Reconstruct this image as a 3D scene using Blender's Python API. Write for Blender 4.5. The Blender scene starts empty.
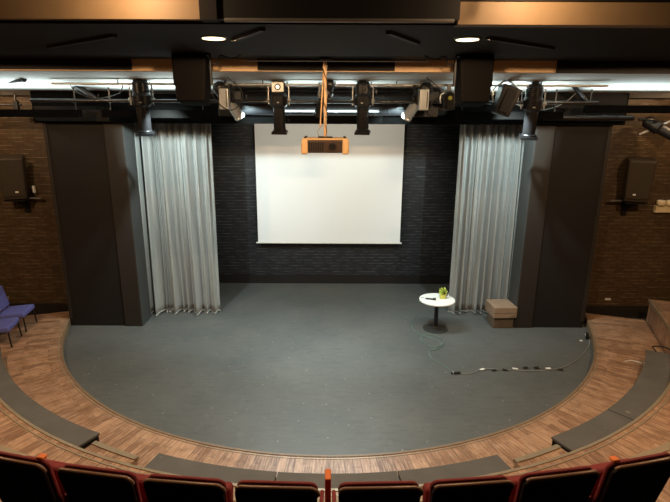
import bpy, bmesh, math, random
from mathutils import Vector, Matrix, noise
random.seed(7)
C = bpy.context.scene.collection
PI = math.pi
def R(d): return math.radians(d)
def V(*a): return Vector(a)

# ------------------------------------------------------------------ meshes
class MB:
    def __init__(s): s.v = []; s.f = []; s.sm = []
    def add(s, vs, fs, smooth=False, M=None):
        b = len(s.v)
        for p in vs:
            p = Vector(p); s.v.append(tuple(M @ p) if M is not None else tuple(p))
        for f in fs: s.f.append(tuple(i + b for i in f)); s.sm.append(smooth)
        return s
    def box(s, c, d, M=None, taper=(1, 1)):
        x, y, z = d[0] / 2, d[1] / 2, d[2] / 2
        vs = []
        for k in (-1, 1):
            tx, ty = taper if k < 0 else (1, 1)
            vs += [(c[0] - x * tx, c[1] - y * ty, c[2] + k * z), (c[0] + x * tx, c[1] - y * ty, c[2] + k * z),
                   (c[0] + x * tx, c[1] + y * ty, c[2] + k * z), (c[0] - x * tx, c[1] + y * ty, c[2] + k * z)]
        return s.add(vs, [(3, 2, 1, 0), (4, 5, 6, 7), (0, 1, 5, 4), (1, 2, 6, 5), (2, 3, 7, 6), (3, 0, 4, 7)], False, M)
    def b2(s, x0, x1, y0, y1, z0, z1, M=None):
        return s.box(((x0 + x1) / 2, (y0 + y1) / 2, (z0 + z1) / 2), (x1 - x0, y1 - y0, z1 - z0), M)
    def lathe(s, prof, n=24, M=None, sharp=True):
        # prof: list of (r, z) from one end to the other, closed with caps; sharp doubles rings
        rings = []
        vs = []; fs = []; fl = []
        for i in range(len(prof) - 1):
            a, b = prof[i], prof[i + 1]
            k = len(vs)
            for (r, z) in (a, b):
                for j in range(n):
                    t = 2 * PI * j / n; vs.append((r * math.cos(t), r * math.sin(t), z))
            for j in range(n):
                q = (j + 1) % n; fs.append((k + j, k + q, k + n + q, k + n + j))
        s.add(vs, fs, True, M)
        for (r, z), flip in ((prof[0], True), (prof[-1], False)):
            if r > 1e-5:
                ring = [(r * math.cos(2 * PI * j / n), r * math.sin(2 * PI * j / n), z) for j in range(n)]
                s.add(ring, [tuple(range(n))[::-1] if flip else tuple(range(n))], False, M)
        return s
    def cyl(s, p0, p1, r0, r1=None, n=16, M=None):
        p0, p1 = Vector(p0), Vector(p1); d = p1 - p0
        q = d.to_track_quat('Z', 'Y').to_matrix().to_4x4(); T = Matrix.Translation(p0) @ q
        return s.lathe([(r0, 0), (r1 if r1 is not None else r0, d.length)], n, (M @ T) if M is not None else T)
    def tube(s, pts, r, n=8, sub=6):
        P = [Vector(p) for p in pts]; out = []
        for i in range(len(P) - 1):
            a = P[max(i - 1, 0)]; b = P[i]; c = P[i + 1]; d = P[min(i + 2, len(P) - 1)]
            for k in range(sub):
                t = k / sub
                out.append(0.5 * ((2 * b) + (c - a) * t + (2 * a - 5 * b + 4 * c - d) * t * t + (3 * b - a - 3 * c + d) * t ** 3))
        out.append(P[-1]); m = len(out); vs = []; fs = []
        nrm = None
        for i, p in enumerate(out):
            t = (out[min(i + 1, m - 1)] - out[max(i - 1, 0)]).normalized()
            if nrm is None: nrm = t.orthogonal().normalized()
            nrm = (nrm - t * nrm.dot(t)); nrm = nrm.normalized() if nrm.length > 1e-6 else t.orthogonal().normalized()
            bn = t.cross(nrm)
            for j in range(n):
                a = 2 * PI * j / n; vs.append(p + (nrm * math.cos(a) + bn * math.sin(a)) * r)
        for i in range(m - 1):
            for j in range(n):
                q = (j + 1) % n; fs.append((i * n + j, i * n + q, (i + 1) * n + q, (i + 1) * n + j))
        fs.append(tuple(range(n))[::-1]); fs.append(tuple((m - 1) * n + j for j in range(n)))
        return s.add(vs, fs, True)
    def prism(s, pa, pb, z0, z1):
        # strip between two equally long xy paths, from z0 to z1 (pa inner, pb outer)
        n = len(pa); vs = []
        for (a, b) in zip(pa, pb):
            vs += [(a[0], a[1], z0), (a[0], a[1], z1), (b[0], b[1], z1), (b[0], b[1], z0)]
        fs = []
        for i in range(n - 1):
            k = 4 * i; m = k + 4
            for j in range(4): fs.append((k + j, k + (j + 1) % 4, m + (j + 1) % 4, m + j))
        fs.append((0, 3, 2, 1)); k = 4 * (n - 1); fs.append((k, k + 1, k + 2, k + 3))
        return s.add(vs, fs)
    def slab(s, outline, y0, y1, bev=0.01, curve=0.0, tilt=0.0, M=None):
        # outline in xz (closed), thickness along y, rounded rim; curve bows it, tilt leans it
        n = len(outline); cx = sum(p[0] for p in outline) / n; cz = sum(p[1] for p in outline) / n
        zmin = min(p[1] for p in outline)
        def ring(off, y):
            o = []
            for i, (x, z) in enumerate(outline):
                a = Vector(outline[i - 1]); b = Vector(outline[(i + 1) % n]); t = (b - a)
                nn = Vector((t.y, -t.x)).normalized()
                if nn.dot(Vector((x - cx, z - cz))) < 0: nn = -nn
                xx, zz = x - nn.x * off, z - nn.y * off
                o.append((xx, y + curve * xx * xx - tilt * (zz - zmin), zz))
            return o
        rr = [ring(bev * 3, y0), ring(bev, y0 + 0.0), ring(bev * .3, y0 + bev * .3), ring(0, y0 + bev), ring(0, y1 - bev), ring(bev * .3, y1 - bev * .3), ring(bev, y1), ring(bev * 3, y1)]
        vs = [p for r_ in rr for p in r_]; fs = []
        for k in range(len(rr) - 1):
            for i in range(n):
                q = (i + 1) % n; fs.append((k * n + i, k * n + q, (k + 1) * n + q, (k + 1) * n + i))
        # caps: outline is split left/right by strips so the bow is followed
        def cap(base, flip):
            h = n // 2
            for i in range(h - 1 + (n % 2)):
                a, b = base + i, base + i + 1; c, d = base + n - 2 - i, base + n - 1 - i
                if b == c: f = (a, b, d)
                else: f = (a, b, c, d)
                if len(set(f)) >= 3: fs.append(f if not flip else f[::-1])
        cap(0, True); cap((len(rr) - 1) * n, False)
        return s.add(vs, fs, True, M)
    def build(s, name, mat, parent=None, bevel=0, seg=2):
        me = bpy.data.meshes.new(name); me.from_pydata(s.v, [], s.f)
        bm = bmesh.new(); bm.from_mesh(me); bmesh.ops.recalc_face_normals(bm, faces=bm.faces); bm.to_mesh(me); bm.free()
        for p, k in zip(me.polygons, s.sm): p.use_smooth = k
        me.materials.append(mat); o = bpy.data.objects.new(name, me); C.objects.link(o)
        if parent is not None: o.parent = parent
        if bevel:
            m = o.modifiers.new('bevel', 'BEVEL'); m.width = bevel; m.segments = seg; m.limit_method = 'ANGLE'; m.angle_limit = R(40)
        return o

def tag(o, label, cat, group=None):
    o['label'] = label; o['category'] = cat
    if group: o['group'] = group
    return o
def thing(name, label, cat, loc=(0, 0, 0), rz=0, group=None):
    o = bpy.data.objects.new(name, None); o.empty_display_size = .1; C.objects.link(o)
    o.location = loc; o.rotation_euler = (0, 0, rz)
    return tag(o, label, cat, group)
def struct(o): o['kind'] = 'structure'; return o
def dup(root, loc=None, rz=None, label=None, group=None):
    r = root.copy(); C.objects.link(r)
    if loc is not None: r.location = loc
    if rz is not None: r.rotation_euler = (0, 0, rz)
    if label: r['label'] = label
    if group: r['group'] = group
    for ch in list(root.children):
        c = ch.copy(); C.objects.link(c); c.parent = r
        for g in list(ch.children):
            d = g.copy(); C.objects.link(d); d.parent = c
    return r

# ------------------------------------------------------------------ materials
def base(name, col=(.5, .5, .5), rough=.6, metal=0, spec=.5):
    m = bpy.data.materials.new(name); m.use_nodes = True; nt = m.node_tree
    b = nt.nodes['Principled BSDF']
    b.inputs['Base Color'].default_value = (*col, 1); b.inputs['Roughness'].default_value = rough
    b.inputs['Metallic'].default_value = metal; b.inputs['Specular IOR Level'].default_value = spec
    return m, nt, b
def mix(nt, fac, a, b, mode='MIX'):
    n = nt.nodes.new('ShaderNodeMix'); n.data_type = 'RGBA'; n.blend_type = mode
    for i, val in ((0, fac), (6, a), (7, b)):
        if hasattr(val, 'is_linked'): nt.links.new(val, n.inputs[i])
        elif isinstance(val, tuple): n.inputs[i].default_value = (*val, 1)
        else: n.inputs[i].default_value = val
    return n.outputs[2]
def math_(nt, op, a, b=0.0):
    n = nt.nodes.new('ShaderNodeMath'); n.operation = op
    for i, val in ((0, a), (1, b)):
        if hasattr(val, 'is_linked'): nt.links.new(val, n.inputs[i])
        else: n.inputs[i].default_value = val
    return n.outputs[0]
def noise_(nt, vec, scale, detail=4, rough=.55):
    n = nt.nodes.new('ShaderNodeTexNoise'); n.inputs['Scale'].default_value = scale
    n.inputs['Detail'].default_value = detail; n.inputs['Roughness'].default_value = rough
    if vec is not None: nt.links.new(vec, n.inputs['Vector'])
    return n.outputs['Fac']
def ramp(nt, fac, p0, p1, c0=(0, 0, 0), c1=(1, 1, 1)):
    n = nt.nodes.new('ShaderNodeValToRGB'); e = n.color_ramp.elements
    e[0].position = p0; e[1].position = p1; e[0].color = (*c0, 1); e[1].color = (*c1, 1)
    nt.links.new(fac, n.inputs[0]); return n.outputs[0]
def coord(nt): return nt.nodes.new('ShaderNodeTexCoord').outputs['Object']
def bump(nt, b, h, strength=.3, dist=.01):
    n = nt.nodes.new('ShaderNodeBump'); n.inputs['Strength'].default_value = strength; n.inputs['Distance'].default_value = dist
    nt.links.new(h, n.inputs['Height']); nt.links.new(n.outputs[0], b.inputs['Normal'])
def swz(nt, vec, order):
    s_ = nt.nodes.new('ShaderNodeSeparateXYZ'); nt.links.new(vec, s_.inputs[0]); c = nt.nodes.new('ShaderNodeCombineXYZ')
    for i, k in enumerate(order):
        if k is not None: nt.links.new(s_.outputs['XYZ'.index(k)], c.inputs[i])
    return c.outputs[0]
def plain(name, col, rough=.6, metal=0, spec=.5, var=.25, sc=6.0, bmp=0):
    m, nt, b = base(name, col, rough, metal, spec); co = coord(nt)
    f = noise_(nt, co, sc)
    nt.links.new(mix(nt, f, tuple(c * (1 - var) for c in col), tuple(min(1, c * (1 + var)) for c in col)), b.inputs['Base Color'])
    if bmp: bump(nt, b, noise_(nt, co, sc * 12), bmp, .004)
    return m
def glow(name, col, strength):
    m, nt, b = base(name, col, .4); b.inputs['Emission Color'].default_value = (*col, 1); b.inputs['Emission Strength'].default_value = strength
    return m
def brick(name, order, c1, c2, edge_glint, rough=.55, spec=.5, strength=.7):
    m, nt, b = base(name, c1, rough, 0, spec); v = swz(nt, coord(nt), order)
    t = nt.nodes.new('ShaderNodeTexBrick'); nt.links.new(v, t.inputs['Vector'])
    t.inputs['Scale'].default_value = 1; t.inputs['Brick Width'].default_value = .215; t.inputs['Row Height'].default_value = .076
    t.inputs['Mortar Size'].default_value = .010; t.inputs['Mortar Smooth'].default_value = .25; t.inputs['Bias'].default_value = 0
    t.inputs['Color1'].default_value = (*c1, 1); t.inputs['Color2'].default_value = (*c2, 1); t.inputs['Mortar'].default_value = (*(c * .6 for c in c2), 1)
    n = noise_(nt, v, 9); nt.links.new(mix(nt, math_(nt, 'MULTIPLY', n, .7), t.outputs['Color'], tuple(c * .45 for c in c1)), b.inputs['Base Color'])
    pc = b.inputs['Base Color'].links[0].from_socket
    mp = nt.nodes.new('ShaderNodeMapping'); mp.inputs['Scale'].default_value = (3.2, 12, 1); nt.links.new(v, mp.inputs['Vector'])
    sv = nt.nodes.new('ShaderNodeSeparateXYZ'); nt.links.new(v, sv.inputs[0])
    lit_ledge = math_(nt, 'LESS_THAN', math_(nt, 'FRACT', math_(nt, 'DIVIDE', sv.outputs[1], .076)), .20)
    glint_gaps = ramp(nt, noise_(nt, mp.outputs[0], 1.5, 3), .42, .62)
    nt.links.new(mix(nt, math_(nt, 'MULTIPLY', glint_gaps, lit_ledge), pc, edge_glint), b.inputs['Base Color'])  # pale dashes paint the light caught on brick edges into the colour
    h = math_(nt, 'SUBTRACT', math_(nt, 'MULTIPLY', noise_(nt, v, 35), .35), t.outputs['Fac'])
    bump(nt, b, h, strength, .012)
    return m
RC = (0.0, 10.68)   # centre of the round stage
def planks(name, polar=True):
    m, nt, b = base(name, (.3, .17, .09), .42); co = coord(nt)
    s_ = nt.nodes.new('ShaderNodeSeparateXYZ'); nt.links.new(co, s_.inputs[0])
    x = s_.outputs[0]; y = math_(nt, 'SUBTRACT', s_.outputs[1], RC[1])
    r = math_(nt, 'SQRT', math_(nt, 'ADD', math_(nt, 'MULTIPLY', x, x), math_(nt, 'MULTIPLY', y, y)))
    a = math_(nt, 'MULTIPLY', math_(nt, 'ARCTAN2', x, math_(nt, 'MULTIPLY', y, -1)), 5.8)
    c = nt.nodes.new('ShaderNodeCombineXYZ'); nt.links.new(r, c.inputs[0]); nt.links.new(a, c.inputs[1]); v = c.outputs[0]
    t = nt.nodes.new('ShaderNodeTexBrick'); nt.links.new(v, t.inputs['Vector'])
    t.inputs['Scale'].default_value = 1; t.inputs['Brick Width'].default_value = .62; t.inputs['Row Height'].default_value = .105
    t.inputs['Mortar Size'].default_value = .004; t.inputs['Mortar Smooth'].default_value = .3; t.offset = .37
    t.inputs['Color1'].default_value = (.42, .24, .14, 1); t.inputs['Color2'].default_value = (.17, .080, .042, 1); t.inputs['Mortar'].default_value = (.07, .04, .025, 1)
    mp = nt.nodes.new('ShaderNodeMapping'); mp.inputs['Scale'].default_value = (2.2, 26, 1); nt.links.new(v, mp.inputs['Vector'])
    g = noise_(nt, mp.outputs[0], 1.6, 6, .65)
    col = mix(nt, ramp(nt, g, .45, .72), t.outputs['Color'], (.58, .40, .27))
    g2 = noise_(nt, co, 5, 4, .65)
    col = mix(nt, math_(nt, 'MULTIPLY', ramp(nt, g2, .45, .62), .5), col, (.17, .085, .042))
    nt.links.new(col, b.inputs['Base Color'])
    bump(nt, b, math_(nt, 'SUBTRACT', math_(nt, 'MULTIPLY', g, .3), t.outputs['Fac']), .25, .004)
    return m
def stage_paint():
    m, nt, b = base('stage_paint', (.05, .052, .05), .5); co = coord(nt)
    n1 = noise_(nt, co, .9, 6, .6); n2 = noise_(nt, co, 7, 5, .7)
    col = mix(nt, ramp(nt, n1, .3, .75), (.078, .083, .082), (.112, .113, .106))
    mp = nt.nodes.new('ShaderNodeMapping'); mp.inputs['Scale'].default_value = (2.2, 9, 1); nt.links.new(co, mp.inputs['Vector'])
    sc = noise_(nt, mp.outputs[0], 1.7, 8, .7)
    col = mix(nt, math_(nt, 'MULTIPLY', ramp(nt, sc, .50, .70), .5), col, (.040, .043, .044))
    col = mix(nt, math_(nt, 'MULTIPLY', ramp(nt, n2, .56, .74), .5), col, (.17, .17, .16))
    vo = nt.nodes.new('ShaderNodeTexVoronoi'); vo.voronoi_dimensions = '2D'; vo.inputs['Scale'].default_value = 3.0; nt.links.new(co, vo.inputs['Vector'])
    d = math_(nt, 'LESS_THAN', vo.outputs['Distance'], math_(nt, 'MULTIPLY', n2, .07))
    s2 = nt.nodes.new('ShaderNodeSeparateXYZ'); nt.links.new(vo.outputs['Color'], s2.inputs[0])
    d = math_(nt, 'MULTIPLY', d, math_(nt, 'GREATER_THAN', s2.outputs[0], .72))
    col = mix(nt, math_(nt, 'MULTIPLY', d, .4), col, (.42, .42, .38))
    nt.links.new(col, b.inputs['Base Color'])
    rr = nt.nodes.new('ShaderNodeMapRange'); rr.inputs[3].default_value = .38; rr.inputs[4].default_value = .62; nt.links.new(n2, rr.inputs[0])
    nt.links.new(rr.outputs[0], b.inputs['Roughness']); bump(nt, b, n2, .04, .002)
    return m
def carpet(name, col):
    m, nt, b = base(name, col, .85, 0, .2); co = coord(nt)
    n1 = noise_(nt, co, 2.5, 4); n2 = noise_(nt, co, 90, 2)
    c = mix(nt, n1, tuple(k * .75 for k in col), tuple(k * 1.3 for k in col))
    vo = nt.nodes.new('ShaderNodeTexVoronoi'); vo.inputs['Scale'].default_value = 3.1; nt.links.new(co, vo.inputs['Vector'])
    n3 = noise_(nt, co, 14, 3)
    sp = math_(nt, 'MULTIPLY', math_(nt, 'LESS_THAN', vo.outputs['Distance'], .1), math_(nt, 'GREATER_THAN', n3, .56))
    nt.links.new(mix(nt, math_(nt, 'MULTIPLY', sp, .45), c, (.30, .28, .25)), b.inputs['Base Color']); bump(nt, b, n2, .25, .004)
    return m
M_floor = stage_paint(); M_wood = planks('walkway_planks')
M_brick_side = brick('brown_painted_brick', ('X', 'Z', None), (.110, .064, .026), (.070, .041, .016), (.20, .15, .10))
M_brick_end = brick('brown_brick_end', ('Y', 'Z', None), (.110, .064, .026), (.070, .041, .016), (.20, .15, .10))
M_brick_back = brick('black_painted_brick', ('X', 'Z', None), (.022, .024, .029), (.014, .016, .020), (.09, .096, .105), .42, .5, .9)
M_black = plain('matt_black_paint', (.008, .007, .007), .6, 0, .35)
M_velvet = plain('black_border_cloth', (.0022, .0021, .002), .9, 0, .05)
M_board = plain('dark_brown_board', (.0085, .0058, .004), .7, 0, .2)
M_pillar = plain('brown_black_board', (.019, .0145, .0112), .62, 0, .4, .2, 2)
M_reveal = plain('grey_reveal', (.05, .052, .052), .65, 0, .4, .2, 2)  # paler grey than the pillar fronts
M_panel = plain('dark_board_panel', (.0085, .0064, .0052), .7, 0, .35, .2, 2)
M_soffit = plain('dark_ceiling_paint', (.0065, .0045, .0032), .75, 0, .3)
M_beam = plain('tan_beam_paint', (.22, .145, .078), .6, 0, .4, .18, 3)
M_beam_lit = plain('lamp_lit_beam_tan', (.60, .40, .22), .6, 0, .4, .15, 3)  # paler copy of the beam colour, with lamp light mixed in
M_white = plain('white_ceiling_panel', (.66, .68, .66), .75, 0, .3, .08, 2)
M_grey_pipe = plain('grey_steel_pipe', (.35, .34, .32), .4, .6)
M_nosing = plain('pale_aluminium_nosing', (.30, .245, .17), .42, .35, .5, .25, 12)
M_kerb = plain('worn_timber_edge', (.20, .14, .085), .5, 0, .5, .35, 14)
M_carpet = carpet('grey_black_carpet', (.105, .098, .090))
M_dark_side = plain('black_carpet_side', (.012, .011, .011), .9, 0, .15)
M_metal_black = plain('satin_black_metal', (.009, .009, .0095), .38, .2, .6, .3, 9)
M_black_gloss = plain('glossy_black_metal', (.008, .008, .009), .3, .2, .6, .3, 9)
M_silver = plain('brushed_aluminium', (.62, .65, .65), .32, .75, .6, .15, 8)
M_basemetal = plain('dark_grey_enamel', (.035, .036, .036), .5, .1, .4)
M_rubber = plain('black_cable_rubber', (.012, .012, .012), .6)
M_lens = plain('dark_lens_glass', (.05, .06, .07), .08, 0, .9)
M_speaker = plain('speaker_cabinet_vinyl', (.034, .024, .014), .55, 0, .4, .15, 20)
M_grille = plain('speaker_grille_cloth', (.040, .029, .017), .75, 0, .3, .2, 60)
M_dkspeaker = plain('dark_loudspeaker_shell', (.0015, .0010, .0008), .7, 0, .06)
M_label = plain('white_paper_label', (.75, .75, .72), .6)
M_screen = plain('screen_fabric', (.74, .765, .79), .8, 0, .2, .025, 1.2)
M_case = plain('white_screen_case', (.6, .6, .58), .5)
M_proj = plain('projector_shell', (.62, .40, .20), .45, 0, .5, .12, 6)
M_projdark = plain('projector_dark_vent', (.040, .022, .014), .5)
M_tabletop = plain('white_laminate', (.80, .80, .76), .35, 0, .5, .04, 5)
M_yellow = plain('yellow_green_glaze', (.62, .60, .10), .4)
M_leaf = plain('yellow_green_leaves', (.46, .55, .08), .55, 0, .4, .5, 25)
M_crate = plain('brown_wood_box', (.27, .185, .125), .6, 0, .4, .3, 6)
M_cratelo = plain('dark_brown_wood_box', (.12, .09, .06), .65, 0, .4, .3, 8)
M_red = plain('wine_red_velvet', (.20, .022, .025), .75, 0, .35, .3, 18, .15)
M_shell = plain('dark_brown_seat_shell', (.0065, .0025, .0018), .5, 0, .12, .25, 5)
M_rim = plain('brown_varnished_rim', (.17, .085, .045), .34, 0, .5, .25, 14)
M_orange = plain('bright_orange', (.85, .20, .035), .5, 0, .4, .1, 9)
M_purple = plain('violet_upholstery', (.12, .135, .42), .75, 0, .3, .25, 15)
M_greencable = plain('pale_green_cable', (.14, .22, .18), .5)
M_whitecable = plain('pale_grey_cable', (.26, .27, .25), .5)
M_cream = plain('cream_plastic', (.80, .66, .40), .4)
M_lamp = glow('lamp_lens_glow', (1, .80, .48), 3)
M_added_uplight = glow('added_uplight_tube', (.93, 1, .97), 4)
M_clear = base('drinking_glass', (1, 1, 1), .03)[0]
M_clear.node_tree.nodes['Principled BSDF'].inputs['Transmission Weight'].default_value = 1

def curtain_mat():
    m, nt, b = base('grey_drape_fabric', (.36, .36, .34), .75, 0, .35); co = coord(nt)
    mp = nt.nodes.new('ShaderNodeMapping'); mp.inputs['Scale'].default_value = (9, 9, .5); nt.links.new(co, mp.inputs['Vector'])
    f = noise_(nt, mp.outputs[0], 1.4, 5, .6)
    nt.links.new(mix(nt, f, (.17, .175, .168), (.40, .405, .39)), b.inputs['Base Color'])
    b.inputs['Sheen Weight'].default_value = .3
    return m
M_curtain = curtain_mat()

# ------------------------------------------------------------------ setting
def rpath(r, a0, a1, n=64, ext=None):
    """points on the ring of radius r around the stage centre; beyond +-70 deg it runs on straight"""
    out = []
    for i in range(n + 1):
        a = a0 + (a1 - a0) * i / n; s = 1 if a >= 0 else -1; q = abs(a)
        if q <= 70: out.append((RC[0] + r * math.sin(R(a)), RC[1] - r * math.cos(R(a))))
        else:
            L = (q - 70) / 20 * 1.45; x = r * math.sin(R(70)) + L * math.cos(R(70)); y = RC[1] - r * math.cos(R(70)) + L * math.sin(R(70))
            out.append((s * x, y))
    return out
YW = 10.1
struct(MB().b2(-8, 8, -4.2, 12.6, -.2, 0).build('floor', M_floor))
r0, r1, r2, r3 = 5.36, 6.50, 7.35, 9.0
Z1, Z2, Z3 = .14, .60, 1.245
A = 87
walk = struct(MB().prism(rpath(r0, -A, A), rpath(r1 - .02, -A, A), 0.001, Z1).build('floor_walkway', M_wood))
struct(MB().prism(rpath(r0 - .005, -A, A), rpath(r0 + .03, -A, A), 0.001, Z1 + .008).build('trim_1', M_kerb))
struct(MB().prism(rpath(r0 + .055, -A, A), rpath(r0 + .07, -A, A), Z1, Z1 + .005).build('trim_6', M_nosing))
struct(MB().prism(rpath(r1, -A, A), rpath(r2, -A, A), 0.001, Z2).build('floor_tier', M_wood))
struct(MB().prism(rpath(r1 - .03, -A, A), rpath(r1 + .005, -A, A), Z2 - .05, Z2 + .008).build('trim_2', M_nosing))
struct(MB().prism(rpath(r1 + .05, -A, A), rpath(r1 + .068, -A, A), Z2, Z2 + .006).build('trim_3', M_nosing))
struct(MB().prism(rpath(r2, -69, 69), rpath(8.1, -69, 69), 0.001, Z3).build('floor_upper_tier', M_wood))
struct(MB().prism(rpath(8.1, -69, 69), rpath(r3, -69, 69), 0.001, Z3).build('floor_dark_bounce_stop', M_dark_side))  # unseen strip, added dark to cut light bounced onto the seat backs
struct(MB().prism(rpath(r2 - .02, -69, 69), rpath(r2 + .05, -69, 69), Z3 - .04, Z3 + .006).build('trim_4', M_nosing))
struct(MB().b2(-7.9, 7.9, -4.1, 1.55, 0.001, 1.75).build('floor_balcony', M_dark_side))

# walls
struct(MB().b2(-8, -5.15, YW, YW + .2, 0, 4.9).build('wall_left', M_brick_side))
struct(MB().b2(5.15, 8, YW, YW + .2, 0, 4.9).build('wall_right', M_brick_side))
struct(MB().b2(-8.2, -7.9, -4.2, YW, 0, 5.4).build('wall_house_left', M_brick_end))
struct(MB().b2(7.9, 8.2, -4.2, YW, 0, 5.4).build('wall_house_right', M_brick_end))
struct(MB().b2(-8.2, 8.2, -4.4, -4.1, 0, 5.4).build('wall_house_rear', M_soffit))
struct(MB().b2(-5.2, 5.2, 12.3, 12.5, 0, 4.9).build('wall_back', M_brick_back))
struct(MB().b2(-5.2, 5.2, 12.27, 12.3, 0, .23).build('baseboard_back', M_black))
struct(MB().b2(-5.2, -5.0, YW + .2, 12.3, 0, 4.9).build('wall_stage_left', M_black))
struct(MB().b2(5.0, 5.2, YW + .2, 12.3, 0, 4.9).build('wall_stage_right', M_black))
for s, nm in ((-1, 'left'), (1, 'right')):
    struct(MB().b2(*sorted((s * 5.17, s * 7.9)), YW - .03, YW, 0, Z1 + .13).build('baseboard_' + nm, M_pillar))
    # proscenium pillar with a darker board panel on its front
    struct(MB().b2(*sorted((s * 3.81, s * 4.16)), 9.52, 10.02, 0, 4.6).build('wall_pillar_' + nm, M_pillar, None, .012))
    struct(MB().b2(*sorted((s * 4.16, 5.20 if s > 0 else -5.27)), 9.55, 10.1, 0, 4.6).build('wall_pillar_panel_' + nm, M_panel))
    struct(MB().b2(*sorted((s * 5.14, s * 5.21) if s > 0 else (-5.22, -5.28)), 9.535, 9.56, 0.14, 4.1).build('trim_panel_' + nm, M_pillar))
    struct(MB().b2(*sorted((s * 5.17, s * 7.9)), YW - .25, YW + .05, 4.52, 4.745).build('trim_wall_top_' + nm, M_board))
for s, nm in ((-1, 'left'), (1, 'right')):
    struct(MB().b2(*sorted((s * 3.80, s * 3.81)), 9.53, 10.02, 0, 4.6).build('trim_reveal_' + nm, M_reveal))
# lintel over the stage opening
lb = MB(); xs = [-5.35, -4.3, -3.2, 3.2, 4.3, 5.35]; zt = [4.70, 4.60, 4.55, 4.55, 4.60, 4.70]; vs = []; fs = []
for x, z in zip(xs, zt):
    vs += [(x, 9.40, 4.03), (x, 9.40, z), (x, 9.58, z), (x, 9.58, 4.03)]
for i in range(5):
    for j in range(4): fs.append((4 * i + j, 4 * i + (j + 1) % 4, 4 * i + 4 + (j + 1) % 4, 4 * i + 4 + j))
fs += [(0, 1, 2, 3), (20, 21, 22, 23)]
struct(lb.add(vs, fs).build('wall_lintel', M_velvet))
struct(MB().b2(*(3.86, 5.3), 9.365, 9.40, 4.10, 4.66).build('wall_lintel_board_right', M_board))
struct(MB().b2(-5.3, -3.98, 9.365, 9.40, 4.06, 4.32).build('wall_lintel_board_left', M_board))

# ceilings
struct(MB().add([(-8, 7.9, 4.83), (8, 7.9, 4.83), (8, 9.84, 4.52), (-8, 9.84, 4.52), (-8, 7.9, 4.86), (8, 7.9, 4.86), (8, 9.84, 4.55), (-8, 9.84, 4.55)],
                [(0, 1, 2, 3), (7, 6, 5, 4), (0, 4, 5, 1), (1, 5, 6, 2), (2, 6, 7, 3), (3, 7, 4, 0)]).build('ceiling_white', M_white))
struct(MB().b2(-8, 8, 7.9, 12.5, 4.88, 5.0).build('ceiling_stage', M_black))
struct(MB().b2(-8, 8, 4.6, 7.9, 4.93, 5.1).build('ceiling', M_soffit))
struct(MB().b2(-8, 8, -4.3, 4.6, 5.22, 5.4).build('ceiling_house', M_soffit))
struct(MB().b2(-8, -1.02, 4.52, 4.66, 4.955, 5.22).build('ceiling_beam_front_left', M_beam))
struct(MB().b2(1.06, 8, 4.52, 4.66, 4.925, 5.10).build('ceiling_beam_front_right', M_beam))
struct(MB().b2(1.06, 8, 4.50, 4.66, 5.10, 5.22).build('trim_beam_cap', M_soffit))
struct(MB().b2(-1.02, 1.06, 4.47, 4.66, 4.95, 5.22).build('ceiling_beam_front_middle', M_black))
struct(MB().b2(-1.06, -.92, 4.44, 4.60, 4.94, 5.22).build('trim_5', M_soffit))
struct(MB().b2(-8, 8, 7.42, 7.56, 4.775, 4.93).build('ceiling_beam_rear', M_beam_lit))
struct(MB().b2(-8, 8, 7.56, 7.95, 4.90, 4.98).build('ceiling_bulkhead', M_soffit))
struct(MB().b2(-1.0, .9, 7.38, 7.42, 4.785, 4.93).build('trim_unlit_middle', M_soffit))  # dark strips here and below stand in for unlit stretches of the beam
struct(MB().b2(-8, -2.75, 7.38, 7.42, 4.785, 4.93).build('trim_unlit_left', M_soffit))
struct(MB().b2(3.15, 8, 7.38, 7.42, 4.765, 4.93).build('trim_unlit_right', M_soffit))
for x, y, a, L in ((-.78, 5.1, .5, .8), (.72, 5.25, -.5, .8), (2.0, 5.6, -.9, 1.2), (-2.6, 5.6, .9, 1.4)):
    m = Matrix.Translation((x, y, 4.915)) @ Matrix.Rotation(a, 4, 'Z')
    struct(MB().box((0, 0, 0), (.05, L, .03), m).build('ceiling_joist', M_pillar))

# ------------------------------------------------------------------ benches and steps
def bench(a0, a1, label, grp='carpeted curved benches round the stage'):
    n = max(4, int((a1 - a0) / 2)); g = .12
    def inner(r, p0, p1, m):
        out = []
        for i in range(m + 1):
            a = p0 + (p1 - p0) * i / m; q = r + max(0, abs(a) - 28) * (.0085 if a < 0 else .004)
            out.append((RC[0] + q * math.sin(R(a)), RC[1] - q * math.cos(R(a))))
        return out
    t = thing('curved_bench', label, 'bench', (0, 0, 0), 0, grp)
    MB().prism(inner(5.98, a0 + g, a1 - g, n), rpath(6.465, a0 + g, a1 - g, n), Z1 + .001, .345).build('base', M_dark_side, t)
    MB().prism(inner(5.965, a0 + g * .6, a1 - g * .6, n), rpath(6.465, a0 + g * .6, a1 - g * .6, n), .345, .372).build('carpet_top', M_carpet, t)
    return t
bench(-62.5, -28.3, 'long grey carpeted curved bench on the left, ending at the left aisle step')
bench(-19.4, -5.4, 'grey carpeted bench section just right of the left aisle step')
bench(-5.4, 7.4, 'middle grey carpeted bench section at the very front of the stage')
bench(7.4, 19.4, 'grey carpeted bench section just left of the right aisle step')
bench(27.4, 38.9, 'short grey carpeted bench block just right of the right aisle step')
bench(38.9, 62, 'grey carpeted bench at far right with a black cable lying on its end')
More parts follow.
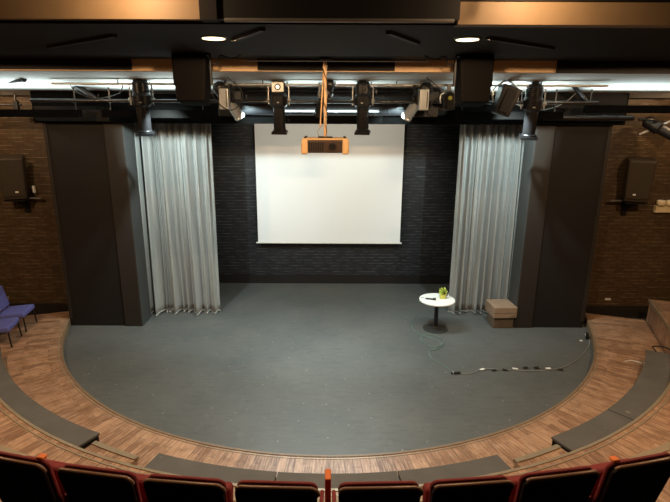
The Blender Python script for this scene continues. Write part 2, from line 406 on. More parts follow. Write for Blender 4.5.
for a0, a1, sd in ((-27.6, -21.2, 'left'), (20.6, 27.0, 'right')):
    t = thing('aisle_step', f'pale edged wooden aisle step between benches at {sd} of the seats', 'step')
    MB().prism(rpath(6.11, a0, a1, 8), rpath(6.465, a0, a1, 8), Z1 + .001, .355).build('tread', M_wood, t)
    MB().prism(rpath(6.085, a0, a1, 8), rpath(6.15, a0, a1, 8), .32, .368).build('nosing', M_nosing, t)
    MB().prism(rpath(6.42, a0, a1, 8), rpath(6.467, a0, a1, 8), .355, .366).build('nosing', M_nosing, t)

# ------------------------------------------------------------------ theatre seats
def rrect(w_top, w_bot, z0, z1, rt, rb, crown=.012, n=6):
    """closed outline, right bottom -> right top -> left top -> left bottom, mirror symmetric"""
    right = []
    for i in range(n + 1):
        a = -PI / 2 + PI / 2 * i / n; right.append((w_bot / 2 - rb + rb * math.cos(a), z0 + rb + rb * math.sin(a)))
    for i in range(n + 1):
        a = PI / 2 * i / n; right.append((w_top / 2 - rt + rt * math.cos(a), z1 - rt + rt * math.sin(a)))
    for k in (.66, .33): right.append(((w_top / 2 - rt) * k, z1 + crown * (1 - k * k)))
    right.insert(0, (0.08, z0)); 
    return right + [(-x, z) for x, z in right[::-1]]
def make_seat(label):
    t = thing('theatre_seat', label, 'seat', (0, 0, 0), 0, 'red theatre seats along the front of the photo')
    # faces local +y (the stage)
    o = rrect(.478, .435, .34, .885, .05, .07, .010)
    sh = MB().slab(o, -.300, -.268, .007, .30, .22).build('back_shell', M_shell, t)
    MB().tube([(x, -.300 + .30 * x * x - .22 * (z - .34) + .016, z + .001) for x, z in o[8:23]], .0165, 8, 2).build('top_rim', M_rim, sh)
    MB().slab(rrect(.474, .435, .42, .893, .055, .07, .010), -.266, -.236, .010, .30, .22).build('backrest', M_red, t)
    sc = MB(); sc.box((0, 0, 0), (.42, .44, .10)); b = sc.build('seat_cushion', M_red, t, .03, 3); b.location = (0, -.165, .46); b.rotation_euler = (R(80), 0, 0)
    MB().b2(-.19, .19, -.10, -.085, .28, .60).build('seat_pan', M_shell, t, .01)
    for s in (-1, 1):
        x = s * .248
        a = MB().b2(x - .013, x + .013, -.26, -.02, .545, .575).build('armrest', M_red, t, .01)
        MB().b2(x - .010, x + .010, -.22, -.06, .001, .545).build('support', M_shell, a, .005)
    return t
seat0 = make_seat('')
SA = [(-13.75, 'leftmost red theatre seat, cut by the left edge, orange bit on its corner'),
      (-9.7, 'second red theatre seat from the left'), (-5.85, 'third red theatre seat from the left'),
      (-2.07, 'red theatre seat just left of the orange post'), (2.07, 'red theatre seat just right of the orange post'),
      (5.85, 'third red theatre seat from the right'), (9.7, 'second red theatre seat from the right'),
      (13.75, 'rightmost red theatre seat, tilted by the wooden end post, orange bit on its corner')]
RS = 7.88
for i, (a, lab) in enumerate(SA):
    p = (RS * math.sin(R(a)), RC[1] - RS * math.cos(R(a)), Z3 + .007)
    t = seat0 if i == 0 else dup(seat0)
    t.location = p; t.rotation_euler = (0, 0, R(a)); t['label'] = lab
    seats_last = t
    if i in (0, 7):
        s = 1 if i == 0 else -1
        pend = (t, s)
        globals().setdefault('tags', []).append(pend)
for t, s in tags:  # tags holds the outer seats that get an orange bit
    MB().box((s * .195, -.335, .905), (.05, .045, .022)).build('orange_bit', M_orange, t, .008)['label'] = 'small orange bit on the top corner'  # small orange block at the top corner of each outer seat
tp = thing('divider_post', 'bright orange post standing between the two middle red seats', 'post', (0, RC[1] - 8.06, Z3 + .007))
MB().b2(-.019, .019, -.05, .05, .02, .82).build('board', M_orange, tp, .008)
MB().b2(-.019, .019, -.11, .11, 0, .02).build('foot', M_metal_black, tp)
tp = thing('end_post', 'wooden end post at the right edge beside the rightmost red seat', 'post', (2.93, 3.40, Z3 + .007))
MB().b2(-.05, .05, -.05, .05, 0, .72).build('upright', M_kerb, tp, .006)
MB().b2(-.06, .06, -.06, .06, .72, .75).build('cap', M_nosing, tp, .006)

# ------------------------------------------------------------------ purple chairs at the left wall
def make_chair(label):
    t = thing('folding_chair', label, 'chair', (0, 0, 0), 0, 'violet chairs by the left brick wall')
    c = MB(); c.box((0, 0, 0), (.50, .50, .10)); b = c.build('seat', M_purple, t, .03, 3); b.location = (0, 0, .33); b.rotation_euler = (R(4), 0, 0)
    m = Matrix.Translation((0, -.27, .60)) @ Matrix.Rotation(R(12), 4, 'X')
    c = MB(); c.box((0, 0, 0), (.48, .075, .42)); b = c.build('backrest', M_purple, t, .03, 3); b.matrix_local = m
    for s in (-1, 1):
        MB().tube([(s * .23, -.30, .78), (s * .23, -.22, .30), (s * .23, .18, .27)], .013).build('side_frame', M_metal_black, t)
    for s in (-1, 1):
        MB().cyl((s * .23, .22, .28), (s * .24, .24, 0), .014).build('leg', M_metal_black, t)
        MB().cyl((s * .23, -.2, .28), (s * .24, -.24, 0), .014).build('leg', M_metal_black, t)
    return t
ch = make_chair('violet upholstered chair nearest the left brick wall, backrest showing')
ch.location = (-6.08, 9.12, Z1 + .001); ch.rotation_euler = (0, 0, R(-82))
dup(ch, (-5.97, 8.44, Z1 + .001), R(-78), 'violet upholstered chair in front of the other, beside the long left bench')

# ------------------------------------------------------------------ curtains
def drape(x0, x1, y, z0, z1, seed, label, flip=False):
    rnd = random.Random(seed); n = 300; m = 26; t = thing('stage_curtain', label, 'curtain', ((x0 + x1) / 2, y, 0), 0, 'grey stage curtains')
    # irregular pleats
    N = 13; wd = [rnd.uniform(.45, 1.6) for _ in range(N)]; tot = sum(wd); cen = []; acc = 0
    for q in wd: cen.append(acc / tot); acc += q
    cen.append(1.0)
    amp = [rnd.uniform(.5, 1.2) for _ in range(N + 1)]; skew = [rnd.uniform(-.9, .9) for _ in range(N + 1)]; drift = [rnd.uniform(-1, 1) for _ in range(N + 1)]
    vs = []; fs = []
    for k in range(m + 1):
        h = k / m; z = z0 + (z1 - z0) * h
        ck = [min(1, max(0, c + (.012 * d * math.sin(2.2 * h + d * 3)) * (0 < c < 1))) for c, d in zip(cen, drift)]
        for i in range(n + 1):
            u = i / n; q = 0
            while q < N - 1 and u > ck[q + 1]: q += 1
            t_ = min(1, max(0, (u - ck[q]) / max(1e-4, ck[q + 1] - ck[q])))
            p = 2 * PI * (t_ + .10 * skew[q] * math.sin(PI * t_) ** 2)
            a = (.115 * (1 - h) + .080 * h) * amp[q] * min(1.2, wd[q])
            fine = (.022 + .012 * h) * math.sin(u * 2 * PI * 27 + 2.5 * math.sin(u * 7 + seed) + h * drift[q])
            yy = -a * (.5 - .5 * math.cos(p)) * 2 + fine + .03 * math.sin(u * 9 + h * 2 + seed)
            zz = z + (.02 * math.sin(p * 1.0 + seed) if k == 0 else 0)
            dx = .02 * math.sin(p + skew[q])
            vs.append((x0 + (x1 - x0) * u + dx - (x0 + x1) / 2, yy + .06, zz))
    for k in range(m):
        for i in range(n): a = k * (n + 1) + i; fs.append((a, a + 1, a + n + 2, a + n + 1))
    o = MB().add(vs, fs, True).build('drape', M_curtain, t)
    md = o.modifiers.new('solid', 'SOLIDIFY'); md.thickness = .008
    MB().tube([Vector(vs[i]) + V(0, 0, .004) for i in range(0, n + 1, 2)], .014, 6, 2).build('weighted_hem', M_case, o)
    MB().cyl((x0 - (x0 + x1) / 2 - .05, 0, z1 + .02), (x1 - (x0 + x1) / 2 + .05, 0, z1 + .02), .025).build('track', M_metal_black, t)
drape(-4.35, -2.37, 10.30, .025, 4.45, 3, 'grey pleated stage curtain hanging on the left beside the left pillar')
drape(2.64, 4.35, 10.38, .025, 4.45, 11, 'grey pleated stage curtain hanging on the right behind the round table')

# ------------------------------------------------------------------ projection screen
t = thing('projection_screen', 'large white projection screen hanging before the black back wall', 'screen', (0, 12.1, 0))
MB().b2(-1.755, 1.755, -.004, .004, 1.13, 4.42).build('screen_fabric', M_screen, t)
MB().cyl((-1.80, 0, 1.12), (1.80, 0, 1.12), .022).build('bottom_bar', M_case, t)
for s in (-1, 1): MB().b2(*sorted((s * 1.755, s * 1.775)), -.005, .005, 1.13, 4.42).build('edge_border', M_black, t)
MB().b2(-1.9, 1.9, -.08, .08, 4.42, 4.60).build('screen_case', M_case, t, .02)
for s in (-1, 1): MB().b2(s * 1.6 - .03, s * 1.6 + .03, -.03, .2, 4.60, 4.878).build('ceiling_bracket', M_metal_black, t)

# ------------------------------------------------------------------ projector
PX = -.06; PY = 7.15
t = thing('projector', 'orange lit projector hanging on a pole in front of the white screen', 'projector', (PX, PY, 3.67))
body = MB().b2(-.25, .25, -.18, .22, .02, .19).build('housing', M_projdark, t, .02)
for s in (-1, 1): MB().b2(*sorted((s * .235, s * .325)), -.20, .24, 0, .20).build('side_cover', M_proj, t, .025, 3)
MB().b2(-.31, .31, -.19, .23, .19, .215).build('top_cover', M_proj, t, .01)
MB().cyl((.10, -.20, .11), (.10, -.17, .11), .045).build('lens_ring', M_metal_black, body)
v = MB()
for i in range(7): v.b2(-.22 + .03 * i, -.205 + .03 * i, -.186, -.178, .05, .16)
v.build('vent', M_black, body)
for s in (-1, 1):
    for y in (-.12, .16): MB().cyl((s * .27, y, .20), (s * .27, y, .235), .018).build('fixing_bolt', M_metal_black, t)
t2 = thing('projector_pole', 'thin tan pole holding the projector, cables wound round it', 'pole', (PX, PY, 3.885))
MB().cyl((0, 0, .0), (0, 0, 1.043), .020).build('tube', M_proj, t2)
MB().cyl((-.07, 0, .14), (-.018, 0, 1.0), .010).build('stay', M_proj, t2)
MB().cyl((0, 0, 1.015), (0, 0, 1.043), .08).build('ceiling_flange', M_metal_black, t2)
MB().b2(-.1, .1, -.05, .05, .001, .02).build('bracket', M_metal_black, t2)
for k, r_ in ((0, .026), (2.4, .03)):
    MB().tube([(r_ * math.cos(k + i * .9), -.005 + r_ * math.sin(k + i * .9), .95 - i * .055) for i in range(14)] + [(-.10 + .12 * (k > 1), -.06, .10), (-.09 + .10 * (k > 1), -.08, .03)], .006, 6, 4).build('cable', M_rubber if k else M_whitecable, t2)

# ------------------------------------------------------------------ table and what stands on it
TX, TY = 2.17, 9.47
t = thing('side_table', 'round white topped side table on a black pedestal on the stage', 'table', (TX, TY, 0))
MB().lathe([(.33, .605), (.352, .612), (.355, .625), (.350, .638), (.34, .641)], 48).build('table_top', M_tabletop, t)
MB().cyl((0, 0, .02), (0, 0, .60), .042).build('pedestal', M_metal_black, t)
MB().lathe([(.12, .585), (.12, .604)], 24).build('top_plate', M_metal_black, t)
MB().lathe([(.25, 0.001), (.25, .012), (.22, .022), (.06, .034), (.045, .06)], 40).build('base', M_basemetal, t)
p = thing('potted_plant', 'small yellow green potted plant on the round white table', 'plant', (TX + .12, TY + .04, .642))
MB().lathe([(.050, 0), (.062, .02), (.068, .085), (.074, .10)], 24).build('pot', M_yellow, p)
lv = MB()
for i in range(70):
    a = random.uniform(0, 2 * PI); b = random.uniform(-.3, 1.3); r = random.uniform(.04, .085)
    c = V(r * math.cos(a) * math.cos(b), r * math.sin(a) * math.cos(b), .135 + r * math.sin(b) * .85)
    d = (c - V(0, 0, .11)).normalized(); u = d.orthogonal().normalized(); w = d.cross(u); L = .04
    lv.add([c - d * L, c + u * L * .5, c + d * L, c - u * L * .5, c + w * .006], [(0, 1, 4), (1, 2, 4), (2, 3, 4), (3, 0, 4), (0, 3, 2, 1)], True)
lv.build('leaves', M_leaf, p)
g = MB().lathe([(.036, 0), (.040, .004), (.045, .125), (.042, .125), (.037, .008), (0, .008)], 24).build('drinking_glass', M_clear)
g.location = (TX + .215, TY + .12, .642); tag(g, 'clear drinking glass behind the plant on the white table', 'glass')
t = thing('remote_control', 'small black handheld remote lying on the white table', 'remote', (TX - .14, TY - .03, .642), R(-14))
MB().box((0, 0, .012), (.20, .045, .022)).build('case', M_rubber, t, .006)
MB().box((.075, 0, .02), (.06, .07, .025)).build('head', M_rubber, t, .008)

# ------------------------------------------------------------------ brown box by the right pillar
t = thing('wooden_box', 'brown wooden box with an overhanging lid by the right curtain', 'box', (3.54, 9.68, 0.001), R(3))
MB().b2(-.19, .22, -.17, .22, 0, .24).build('body', M_cratelo, t, .006)
lid = MB().b2(-.23, .245, -.235, .26, .24, .47).build('lid', M_crate, t, .012)
MB().b2(-.22, .235, -.237, -.233, .345, .355).build('lid_seam', M_cratelo, lid)
MB().add([(.09, -.2385, .25), (.24, -.2385, .25), (.24, -.2385, .40), (.09, -.23, .25), (.24, -.23, .25), (.24, -.23, .40)],
         [(0, 1, 2), (3, 5, 4), (0, 3, 4, 1), (1, 4, 5, 2), (2, 5, 3, 0)]).build('pale_flap', M_kerb, lid)

# ------------------------------------------------------------------ cables and bits on the floor
o = MB().tube([(1.93, 9.56, .645), (1.84, 9.53, .63), (1.81, 9.52, .5), (1.76, 9.6, .15), (1.71, 9.62, .012), (1.75, 9.25, .01), (1.95, 9.05, .01), (2.15, 8.75, .01), (1.95, 8.62, .01), (1.78, 8.95, .01),
               (1.98, 9.18, .016), (2.22, 8.9, .016), (2.05, 8.55, .016), (1.85, 8.45, .01), (1.85, 8.15, .01), (2.0, 7.9, .01), (2.12, 7.63, .01)], .006, 6, 6).build('coiled_cable', M_greencable)
tag(o, 'pale green cable dropping from the round table and coiling on the stage floor', 'cable')
o = MB().tube([(2.12, 7.63, .01), (2.4, 7.62, .01), (2.65, 7.78, .01), (3.0, 7.75, .01), (3.4, 7.71, .01), (3.75, 7.75, .01), (4.1, 7.88, .01), (4.5, 8.2, .01), (4.8, 8.55, .01), (4.93, 8.72, .012), (4.96, 8.8, .1)], .006, 6, 6).build('floor_cable', M_whitecable)
tag(o, 'pale cable running across the stage floor to the right kerb', 'cable')
rnd = random.Random(2)
for i in range(8):
    x = 2.62 + i * .19; y = 7.77 - .05 * math.sin(i * .9 + .5)
    o = MB().box((0, 0, 0), (.09, .045, .003)).build('tape_strip', M_rubber if i % 3 else M_label); o.location = (x, y, .0215); o.rotation_euler = (0, 0, rnd.uniform(-.4, .4))
    tag(o, 'small strip of tape holding the cable down on the stage floor', 'tape', 'tape strips over the floor cable')
t = thing('cable_connector', 'black cable connector on the stage floor where the two cables join', 'connector', (2.14, 7.62, .001), R(5))
MB().box((0, 0, .018), (.16, .05, .034)).build('shell', M_rubber, t, .008)
MB().box((-.05, 0, .02), (.02, .054, .036)).build('collar', M_silver, t)
t = thing('floor_socket', 'small floor socket box against the kerb at the right of the stage', 'socket', (5.03, 9.02, .06), R(-22))
MB().box((0, 0, 0), (.05, .12, .09)).build('plate', M_metal_black, t, .006)
MB().box((-.028, .02, .01), (.01, .04, .03)).build('outlet', M_label, t)
o = MB().box((0, 0, 0), (.05, .04, .025)).build('cable_plug', M_label, None, .008); o.location = (4.86, 8.9, .014)
tag(o, 'small white plug lying on the stage by the right kerb', 'plug')
o = MB().tube([(5.50, 7.72, .385), (5.56, 7.9, .385), (5.75, 7.86, .385), (5.78, 7.66, .385), (5.92, 7.58, .385), (6.1, 7.75, .385)], .011, 6, 6).build('power_cable', M_rubber)
tag(o, 'black power cable on the far right bench end', 'cable')
o = MB().tube([(5.05, 7.80, .15), (5.2, 7.83, .15), (5.32, 7.74, .15)], .008, 6, 6).build('white_lead', M_label)
tag(o, 'short white lead on the walkway at the far right bench end', 'cable')
o = MB().box((0, 0, 0), (.15, .06, .04)).build('plug_adapter', M_label, None, .01); o.location = (5.40, 7.72, .165); o.rotation_euler = (0, 0, .5)
tag(o, 'white plug adapter on the walkway by the far right bench', 'adapter')
o = MB().box((0, 0, 0), (.12, .02, .04)).build('wall_socket', M_label, None, .005); o.location = (5.95, YW - .012, .42)
tag(o, 'small white socket low on the right brick wall', 'socket')

# ------------------------------------------------------------------ wall speakers and safety light
def wall_speaker(x, s, label):
    # s = +1: faces towards +x and the house (left wall)
    t = thing('wall_speaker', label, 'speaker', (x, YW, 3.0))
    m = Matrix.Translation((0, -.34, .0)) @ Matrix.Rotation(R(24 * s), 4, 'Z') @ Matrix.Rotation(R(8), 4, 'X')
    cab = MB().box((0, 0, .0), (.46, .40, .80), m, (.86, .8)).build('cabinet', M_speaker, t, .015)
    MB().box((0, -.203, .03), (.42, .012, .70), m, (.88, 1)).build('grille', M_grille, cab)
    MB().box((s * .05, -.21, -.24), (.05, .006, .03), m).build('badge', M_label, cab)
    MB().b2(-.20, .20, -.42, -.0, -.46, -.43).build('shelf_bracket', M_metal_black, t)
    MB().b2(-.05, .05, -.05, 0, -.75, -.2).build('wall_plate', M_metal_black, t)
    MB().add([(-.02, -.40, -.46), (.02, -.40, -.46), (.02, -.0, -.72), (-.02, -.0, -.72), (-.02, -.0, -.46), (.02, -.0, -.46)],
             [(0, 1, 2, 3), (0, 4, 5, 1), (2, 5, 4, 3), (0, 3, 4), (1, 5, 2)]).build('gusset', M_metal_black, t)
    MB().box((s * .30, -.20, -.425), (.20, .10, .012)).build('shelf_tongue', M_silver, t)
    return t
w = wall_speaker(-6.12, 1, 'brown loudspeaker on a bracket on the left brick wall')
MB().b2(.235, .275, -.16, -.12, -.33, -.19).build('paper_label', M_label, w)
wall_speaker(5.98, -1, 'brown loudspeaker on a bracket on the right brick wall')
t = thing('emergency_light', 'cream twin head emergency light at the right edge of the right brick wall', 'light', (6.74, YW, 2.43))
MB().b2(-.16, .16, -.10, 0, -.12, .03).build('battery_case', M_cream, t, .015)
for s in (-1, 1):
    h = MB().lathe([(.05, 0), (.085, .03), (.09, .09), (.08, .10)], 20, Matrix.Translation((s * .09, -.12, .03))).build('lamp_head', M_cream, t)
    MB().lathe([(.07, .1), (.06, .112)], 20, Matrix.Translation((s * .09, -.12, .03))).build('lens', M_label, h)

# ------------------------------------------------------------------ lighting bars, ducts
FY = 8.6
def bar(p0, p1, r, mat, label, name='lighting_bar'):
    a = Vector(p0); b = Vector(p1); t = thing(name, label, 'pipe', a)
    MB().cyl((0, 0, 0), b - a, r).build('tube', mat, t)
    for k in (() if name == 'ceiling_pipe' else (.12, .38, .62, .88)):
        c = (b - a) * k; MB().cyl(c, c + V(0, 0, .1), .009).build('hanger', M_metal_black, t)
    return t
bar((-4.9, FY, 4.40), (4.4, FY, 4.40), .026, M_black_gloss, 'black lighting bar carrying the row of spotlights above the stage')
bar((-4.5, 8.55, 4.66), (4.5, 8.55, 4.66), .020, M_grey_pipe, 'upper grey pipe close under the white ceiling')
bar((-.85, 4.40, 4.93), (1.0, 4.40, 4.93), .016, M_grey_pipe, 'grey pipe under the dark middle ceiling beam', 'ceiling_pipe')
bar((-1.1, 7.1, 4.885), (1.3, 7.1, 4.885), .010, M_grey_pipe, 'thin grey pipe crossing behind the projector pole', 'ceiling_pipe')
bar((3.95, 9.18, 4.16), (5.35, 9.18, 4.16), .045, M_metal_black, 'short dark pipe across the top of the right pillar', 'wall_pipe')
t = thing('air_duct', 'large round black air duct behind the spotlights', 'duct', (-1.9, 9.12, 4.38))
MB().cyl((0.1, 0, 0), (3.9, 0, 0), .20, None, 32).build('duct_tube', M_black_gloss, t)
for x in (.0, 3.35):
    MB().b2(x, x + .40, -.20, .24, -.22, .20).build('junction_box', M_metal_black, t, .01)
for x in (.7, 3.2): MB().cyl((x, 0, .19), (x, 0, .252), .012).build('hanger', M_metal_black, t)
for x in (1.0, 2.0, 2.9): MB().cyl((x, 0, 0), (x + .03, 0, 0), .207, None, 32).build('seam_band', M_metal_black, t)

# ------------------------------------------------------------------ spotlights
def spot(px, z, rz, tilt, sc, label, mat=M_black_gloss, tube_mat=None, square=True, y=FY, cap_mat=None, clampz=4.40):
    """ellipsoidal spotlight hung on the bar; tilt from straight down, rz turns it round the bar"""
    zc = 8.55
    x = (px - 329) * zc / 503
    t = thing('stage_spotlight', label, 'spotlight', (x, y, z), 0, 'stage spotlights on the lighting bar')
    m = Matrix.Rotation(rz, 4, 'Z') @ Matrix.Rotation(tilt, 4, 'X') @ Matrix.Scale(sc, 4)
    F = Matrix.Rotation(PI, 4, 'X')       # beam along -z
    tm = tube_mat or mat
    b = MB().lathe([(.04, -.26), (.085, -.25), (.10, -.22), (.105, -.10), (.125, -.06), (.125, .06), (.10, .09)], 24, m @ F).build('lamp_house', mat, t)
    fn = MB()
    for i in range(6): fn.lathe([(.112, -.22 + i * .022), (.112, -.212 + i * .022)], 24, m @ F)
    fn.build('cooling_fin', mat, b)
    MB().lathe([(.05, -.275), (.05, -.262)], 16, m @ F).build('rear_cap', cap_mat or mat, b)
    tu = MB().lathe([(.086, .09), (.086, .40), (.095, .41), (.095, .44)], 24, m @ F).build('lens_tube', tm, t)
    MB().lathe([(.08, .441), (.0, .446)], 20, m @ F).build('lens', M_lens, tu)
    g = MB()
    if square:
        for sx, sy, wx, wy in ((0, .10, .22, .014), (0, -.10, .22, .014), (.10, 0, .014, .2), (-.10, 0, .014, .2)):
            g.box((sx, sy, -.45), (wx, wy, .035), m)
        g.build('colour_frame', mat, tu)
    for i, (dx, dy) in enumerate(((.13, 0), (-.13, 0), (0, .13), (0, -.13))):
        MB().box((dx, dy, -.02), (.05 if dx else .03, .03 if dx else .05, .012), m).build('shutter', M_silver, b)
    y_ = MB(); yk = m
    for s in (-1, 1):
        y_.box((s * .145, 0, .06), (.012, .035, .26), Matrix.Rotation(rz, 4, 'Z') @ Matrix.Scale(sc, 4))
        y_.cyl((s * .13, 0, 0), (s * .17, 0, 0), .022, None, 12, Matrix.Rotation(rz, 4, 'Z') @ Matrix.Scale(sc, 4))
    y_.box((0, 0, .19), (.302, .035, .012), Matrix.Rotation(rz, 4, 'Z') @ Matrix.Scale(sc, 4)); y_.build('yoke', M_grey_pipe if mat is M_black_gloss else mat, t)
    top = .19 * sc; h = 4.40 - z
    cl = MB(); cl.box((0, 0, max(top, h) / 2 + top / 2), (.035, .045, abs(h - top) + .05)); cl.box((0, 0, h), (.05, .085, .085)); cl.build('clamp', M_silver if mat is M_silver else M_metal_black, t)
    if cap_mat:
        pl = MB().box((0, -.14, .20), (.19, .014, .15)).build('end_plate', cap_mat, t, .01)
        MB().lathe([(.052, 0), (.052, .012)], 20, Matrix.Translation((0, -.148, .20)) @ Matrix.Rotation(PI / 2, 4, 'X')).build('round_socket', M_metal_black, pl)
        MB().lathe([(.026, 0), (.026, .008)], 16, Matrix.Translation((0, -.16, .20)) @ Matrix.Rotation(PI / 2, 4, 'X')).build('hub', M_silver, pl)
    MB().tube([(0, .02, .27 * sc), (.10, .05, .33), (.16, .03, .2), (.10, .05, .12 + h), (.02, 0.03, h + .03)], .008, 6, 5).build('cable', M_rubber, t)
    return t
spot(148, 4.42, R(10), R(8), 1.22, 'leftmost black spotlight, hanging straight down before the left curtain')
spot(229, 4.47, R(-38), R(42), .98, 'silver spotlight slanting down to the right, left of the screen', M_metal_black, M_silver, False)
spot(280, 4.42, R(0), R(6), 1.15, 'black spotlight with a pale round cap over the left part of the screen', M_black_gloss, None, True, FY, M_grey_pipe)
spot(325, 4.52, R(40), R(30), .9, 'black spotlight half hidden behind the projector pole', M_black_gloss, None, False)
spot(361, 4.42, R(-8), R(7), 1.15, 'black spotlight over the screen, just right of the projector')
spot(416, 4.47, R(38), R(42), .98, 'silver spotlight slanting down to the left, over the right screen edge', M_metal_black, M_silver, False)
spot(525, 4.38, R(-12), R(12), 1.22, 'rightmost black spotlight, hanging down before the right curtain')
for px, lab, a in ((227, 'pale metal lamp box beside the left slanting silver spotlight', -.1), (420, 'pale metal lamp box beside the right slanting silver spotlight', .1)):
    x = (px - 329) * 8.3 / 503
    t = thing('ballast_box', lab, 'box', (x, 8.42, 4.43), a)
    MB().box((0, 0, 0), (.15, .12, .32)).build('case', M_silver, t, .01); MB().box((0, 0, .18), (.06, .06, .05)).build('clip', M_metal_black, t)
    MB().box((.045, -.062, 0), (.012, .006, .25)).build('edge_strip', M_metal_black, t)
# flood lamp (right), small yellow-lit lamp, right wall spotlight
def flood(x, y, z, rz, rx, d, label, hook=True):
    t = thing('flood_light', label, 'floodlight', (x, y, z), rz)
    m = Matrix.Rotation(rx, 4, 'Y')
    b = MB().box((0, 0, 0), d, m, (.8, .8)).build('housing', M_metal_black, t, .02)
    MB().box((0, -d[1] / 2 - .004, 0), (d[0] * .5, .01, d[2] * .8), m).build('vent_panel', M_black, b)
    y_ = MB()
    for s in (-1, 1): y_.tube([(s * d[0] * .6, 0, -.02), (s * d[0] * .62, 0, d[2] * .4), (0, 0, d[2] * .72)], .014, 6, 5)
    y_.build('yoke', M_silver, t)
    MB().box((0, 0, d[2] * .72 + .04), (.05, .07, .1)).build('clamp', M_silver, t)
    return t
flood(2.84, 8.5, 4.42, 0, R(18), (.32, .28, .46), 'boxy dark floodlight with a silver yoke between big speaker and rightmost spotlight')
t = flood(1.92, 8.5, 4.40, 0, R(-8), (.20, .2, .26), 'small lamp with a yellow spot left of the right big hanging speaker')
MB().lathe([(.035, 0), (.02, .03)], 14, Matrix.Translation((0, -.12, .06)) @ Matrix.Rotation(PI / 2, 4, 'X')).build('yellow_gel', M_yellow, t)
t = thing('wall_spotlight', 'spotlight on an arm at the right edge, high on the brick wall', 'spotlight', (6.12, 9.62, 3.98), R(50))
m = Matrix.Rotation(R(118), 4, 'X')
b = MB().lathe([(.05, -.3), (.11, -.26), (.13, 0), (.10, .04), (.10, .32)], 20, m).build('lamp_house', M_metal_black, t)
MB().cyl((0, -.30, .20), (0, .30, -.12), .022).build('side_rail', M_silver, t)
MB().tube([(0, 0, .1), (-.2, .1, .15), (-.34, .3, .15)], .02, 8, 5).build('arm', M_metal_black, t)

# ------------------------------------------------------------------ hanging loudspeakers
def hung(x, label, s):
    t = thing('hanging_speaker', label, 'speaker', (x, 6.75, 4.93), 0)
    m = Matrix.Translation((0, 0, -.33)) @ Matrix.Rotation(R(-10), 4, 'X')
    c = MB().box((0, 0, 0), (.43, .40, .56), m, (.82, .75)).build('cabinet', M_dkspeaker, t, .02)
    MB().box((0, .203, 0), (.38, .012, .50), m, (.86, 1)).build('grille', M_black, c)
    br = MB()
    for k in (-1, 1): br.b2(k * .235 - .008, k * .235 + .008, -.03, .03, -.38, -.012)
    br.b2(-.243, .243, -.03, .03, -.02, -.001); br.build('yoke_bracket', M_metal_black, t)
    MB().tube([(s * .1, .1, -.05), (s * .3, .05, -.12), (s * .36, 0, -.02), (s * .5, .0, -.06), (s * .62, .02, -.01)], .009, 6, 6).build('cable', M_rubber, t)
hung(-1.74, 'big dark loudspeaker hanging from the ceiling left of the projector', 1)
hung(1.82, 'big dark loudspeaker hanging from the ceiling right of the projector', -1)

# loose cables between fixtures
for pts, lab in (([(3.0, 9.2, 4.55), (3.15, 9.2, 4.45), (3.4, 9.2, 4.34), (3.75, 9.2, 4.29), (4.1, 9.2, 4.40), (4.3, 9.2, 4.58)], 'pale cable sagging in front of the board above the right pillar'),
                 ([(1.5, 8.26, 4.76), (1.75, 8.26, 4.55), (1.6, 8.26, 4.36), (1.85, 8.26, 4.28), (2.1, 8.26, 4.52), (2.2, 8.26, 4.76)], 'looped cable left of the right big hanging speaker'),
                 ([(-1.6, 8.26, 4.76), (-1.38, 8.26, 4.55), (-1.42, 8.26, 4.34), (-1.6, 8.26, 4.26), (-1.82, 8.26, 4.45), (-1.9, 8.26, 4.76)], 'looped cable right of the left big hanging speaker'),
                 ([(-3.4, 8.72, 4.69), (-3.5, 8.72, 4.52), (-3.9, 8.72, 4.44), (-4.2, 8.72, 4.55), (-4.3, 8.72, 4.69)], 'cable sagging under the white ceiling at the left')):
    tag(MB().tube(pts, .008, 6, 6).build('hanging_cable', M_whitecable if 'pale' in lab else M_rubber), lab, 'cable')
for pts, lab in (([(-4.45, 9.0, 4.74), (-4.05, 9.2, 4.42)], 'dark diagonal brace below the white ceiling at the left'),
                 ([(4.05, 8.9, 4.74), (4.45, 9.15, 4.45)], 'dark diagonal brace above the right pillar')):
    tag(MB().cyl(*pts, .05, None, 4).build('ceiling_dark_bar', M_metal_black), lab, 'brace')
tag(MB().cyl((-6.4, 9.6, 4.70), (-4.9, 8.5, 4.72), .045, None, 6).build('ceiling_dark_bar', M_metal_black), 'long dark bar standing in for a shadow across the white ceiling, far left', 'brace')  # this bar stands in for a diagonal shadow on the ceiling
t = thing('rigging_clamp', 'small dark rigging clamp hanging at the upper left above the brick', 'clamp', (-5.75, 9.6, 4.30))
MB().b2(-.04, .04, -.04, .04, -.06, .12).build('jaw', M_metal_black, t, .01); MB().cyl((0, 0, .12), (0, 0, .257), .016).build('rod', M_metal_black, t); MB().cyl((-.35, 0, .04), (.1, 0, .04), .022).build('stub_pipe', M_metal_black, t)
o = MB().tube([(1.385, 4.3, 5.22), (1.39, 4.3, 5.14), (1.375, 4.3, 5.07)], .010, 8, 5).build('hanging_hook', M_silver)
tag(o, 'small shiny hook hanging before the right tan ceiling beam', 'hook')

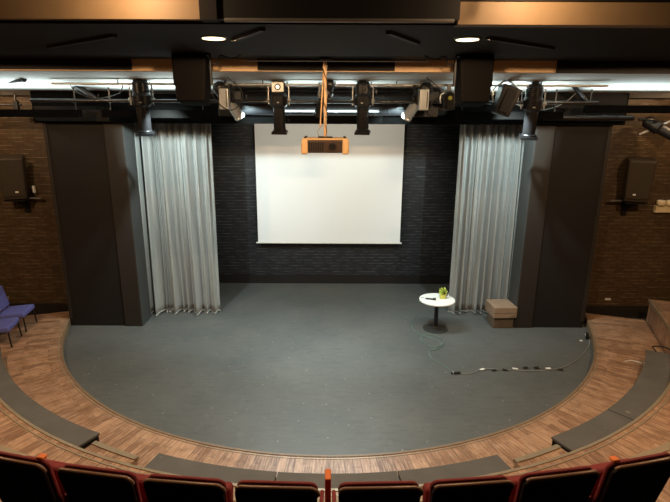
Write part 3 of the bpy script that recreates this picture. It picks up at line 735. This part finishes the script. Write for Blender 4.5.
# ------------------------------------------------------------------ lamps
def lamp(kind, name, loc, energy, col, rot=(0, 0, 0), size=.2, spot_deg=150, blend=.6, sy=None):
    l = bpy.data.lights.new(name, kind); l.energy = energy; l.color = col
    if kind == 'AREA':
        l.size = size
        if sy: l.shape = 'RECTANGLE'; l.size_y = sy
    elif kind == 'SPOT': l.spot_size = R(spot_deg); l.spot_blend = blend; l.shadow_soft_size = size
    else: l.shadow_soft_size = size
    o = bpy.data.objects.new(name, l); C.objects.link(o); o.location = loc; o.rotation_euler = rot; return o
WARM = (1, .66, .37); COOL = (.83, 1.0, .985)
def downlight(x, y, z, label, energy, grp):
    t = thing('ceiling_downlight', label, 'light', (x, y, z), 0, grp)
    MB().lathe([(.125, -.012), (.135, 0)], 32).build('trim_ring', M_metal_black, t)
    MB().lathe([(.112, -.016), (.112, -.0121)], 32).build('lens', M_lamp, t)
    l = lamp('SPOT', 'house_lamp', (x, y, z - .035), energy, WARM, (0, 0, 0), .05, 177.5, .02)
E_ = 1.7
downlight(-1.15, 5.35, 4.93, 'round glowing ceiling light left of centre, behind the left tan beam', 150 * E_, None)
downlight(1.36, 5.35, 4.93, 'round glowing ceiling light right of centre, behind the right tan beam', 150 * E_, None)
for x in (-1.55, 1.6): downlight(x, 4.08, 5.22, 'round ceiling light over the front row of red seats', 32 * E_, 'house lights over the seats')
for x in (-5.1, 5.1): downlight(x, 5.2, 4.93, 'round ceiling light above the end of the seating tiers', 240 * E_, 'house lights over the tier ends')
for x in (-6.35, 6.35): downlight(x, 9.15, 4.62, 'round ceiling light above the side walkway', 22 * E_, 'house lights over the side walkway')

def aim(loc, target): return (Vector(target) - Vector(loc)).to_track_quat('-Z', 'Y').to_euler()
S_ = 1.25
for x, tx in ((-1.42, -.6), (1.2, .6)):
    L = (x, 8.75, 4.22); lamp('SPOT', 'stage_or_fill_lamp', L, 128 * S_, (.76, 1.0, 1.0), aim(L, (tx, 11.6, 1.5)), .02, 135, .35)
for x, tx in ((-3.05, -3.3), (3.3, 3.5)):
    L = (x + (.35 if x < 0 else -.35), 8.45, 4.26); lamp('SPOT', 'stage_or_fill_lamp', L, 290 * S_, COOL, aim(L, (tx, 10.4, 2.4)), .03, 110, .8)
for x in (-.82, .56):
    L = (x, 8.5, 3.80); lamp('SPOT', 'stage_or_fill_lamp', L, 112 * S_, (1, .88, .68), aim(L, (x * .3, 12.1, 2.7)), .05, 84, .5)  # extra warm fill, added to brighten the screen top; has no fixture
    L = (x, 8.55, 3.84); lamp('SPOT', 'stage_or_fill_lamp', L, 330 * S_, COOL, aim(L, (x * 2, 7.3, 0)), .05, 118, .9)
# uplight troughs added behind the bar only to brighten the white ceiling
for x, y, z, e, lab in ((-5.2, 8.98, 4.13, 22, 'added black uplight trough at far left, washing the white ceiling above the brick'), (-3.0, 8.98, 4.13, 24, 'added black uplight trough left of the duct, washing the white ceiling'),
                     (0, 8.95, 4.05, 16, 'added black uplight trough in the middle under the duct, washing the white ceiling'), (3.1, 8.98, 4.13, 24, 'added black uplight trough right of the duct, washing the white ceiling'),
                     (5.3, 8.98, 4.24, 16, 'added black uplight trough at far right, washing the white ceiling above the brick')):
    t = thing('added_uplight', lab, 'light', (x, y, z), 0)
    MB().b2(-.9, .9, -.06, .06, 0, .015).b2(-.9, .9, -.075, -.06, 0, .13).b2(-.9, .9, .06, .075, 0, .13).build('added_trough', M_velvet, t)
    MB().cyl((-.86, 0, .035), (.86, 0, .035), .014).build('added_tube_lamp', M_added_uplight, t)
    for k in (-.8, .8): MB().b2(k - .01, k + .01, .076, .09, .0, 4.63 - z).build('hanger', M_metal_black, t)
    lamp('AREA', 'added_uplight_lamp', (x, y, z + .12), e * .5 * S_, COOL, (PI + R(14), 0, 0), 1.7, sy=.06).data.spread = R(125)

w = bpy.data.worlds.new('World'); bpy.context.scene.world = w; w.use_nodes = True
w.node_tree.nodes['Background'].inputs[0].default_value = (.02, .018, .016, 1); w.node_tree.nodes['Background'].inputs[1].default_value = .3

# ------------------------------------------------------------------ camera
cam = bpy.data.cameras.new('camera'); co = bpy.data.objects.new('camera', cam); C.objects.link(co)
cam.sensor_fit = 'HORIZONTAL'; cam.sensor_width = 36; cam.lens = 503 / 670 * 36; cam.clip_start = .05
cam.shift_x = 6 / 670
co.location = (0, 0, 4.2); co.rotation_euler = (Matrix.Rotation(R(90 - 15.2), 4, 'X') @ Matrix.Rotation(R(.25), 4, 'Z')).to_euler()
sc = bpy.context.scene; sc.camera = co
sc.view_settings.view_transform = 'Standard'; sc.view_settings.look = 'None'; sc.view_settings.gamma = 1; sc.view_settings.use_curve_mapping = False
sc.view_settings.exposure = 0.0
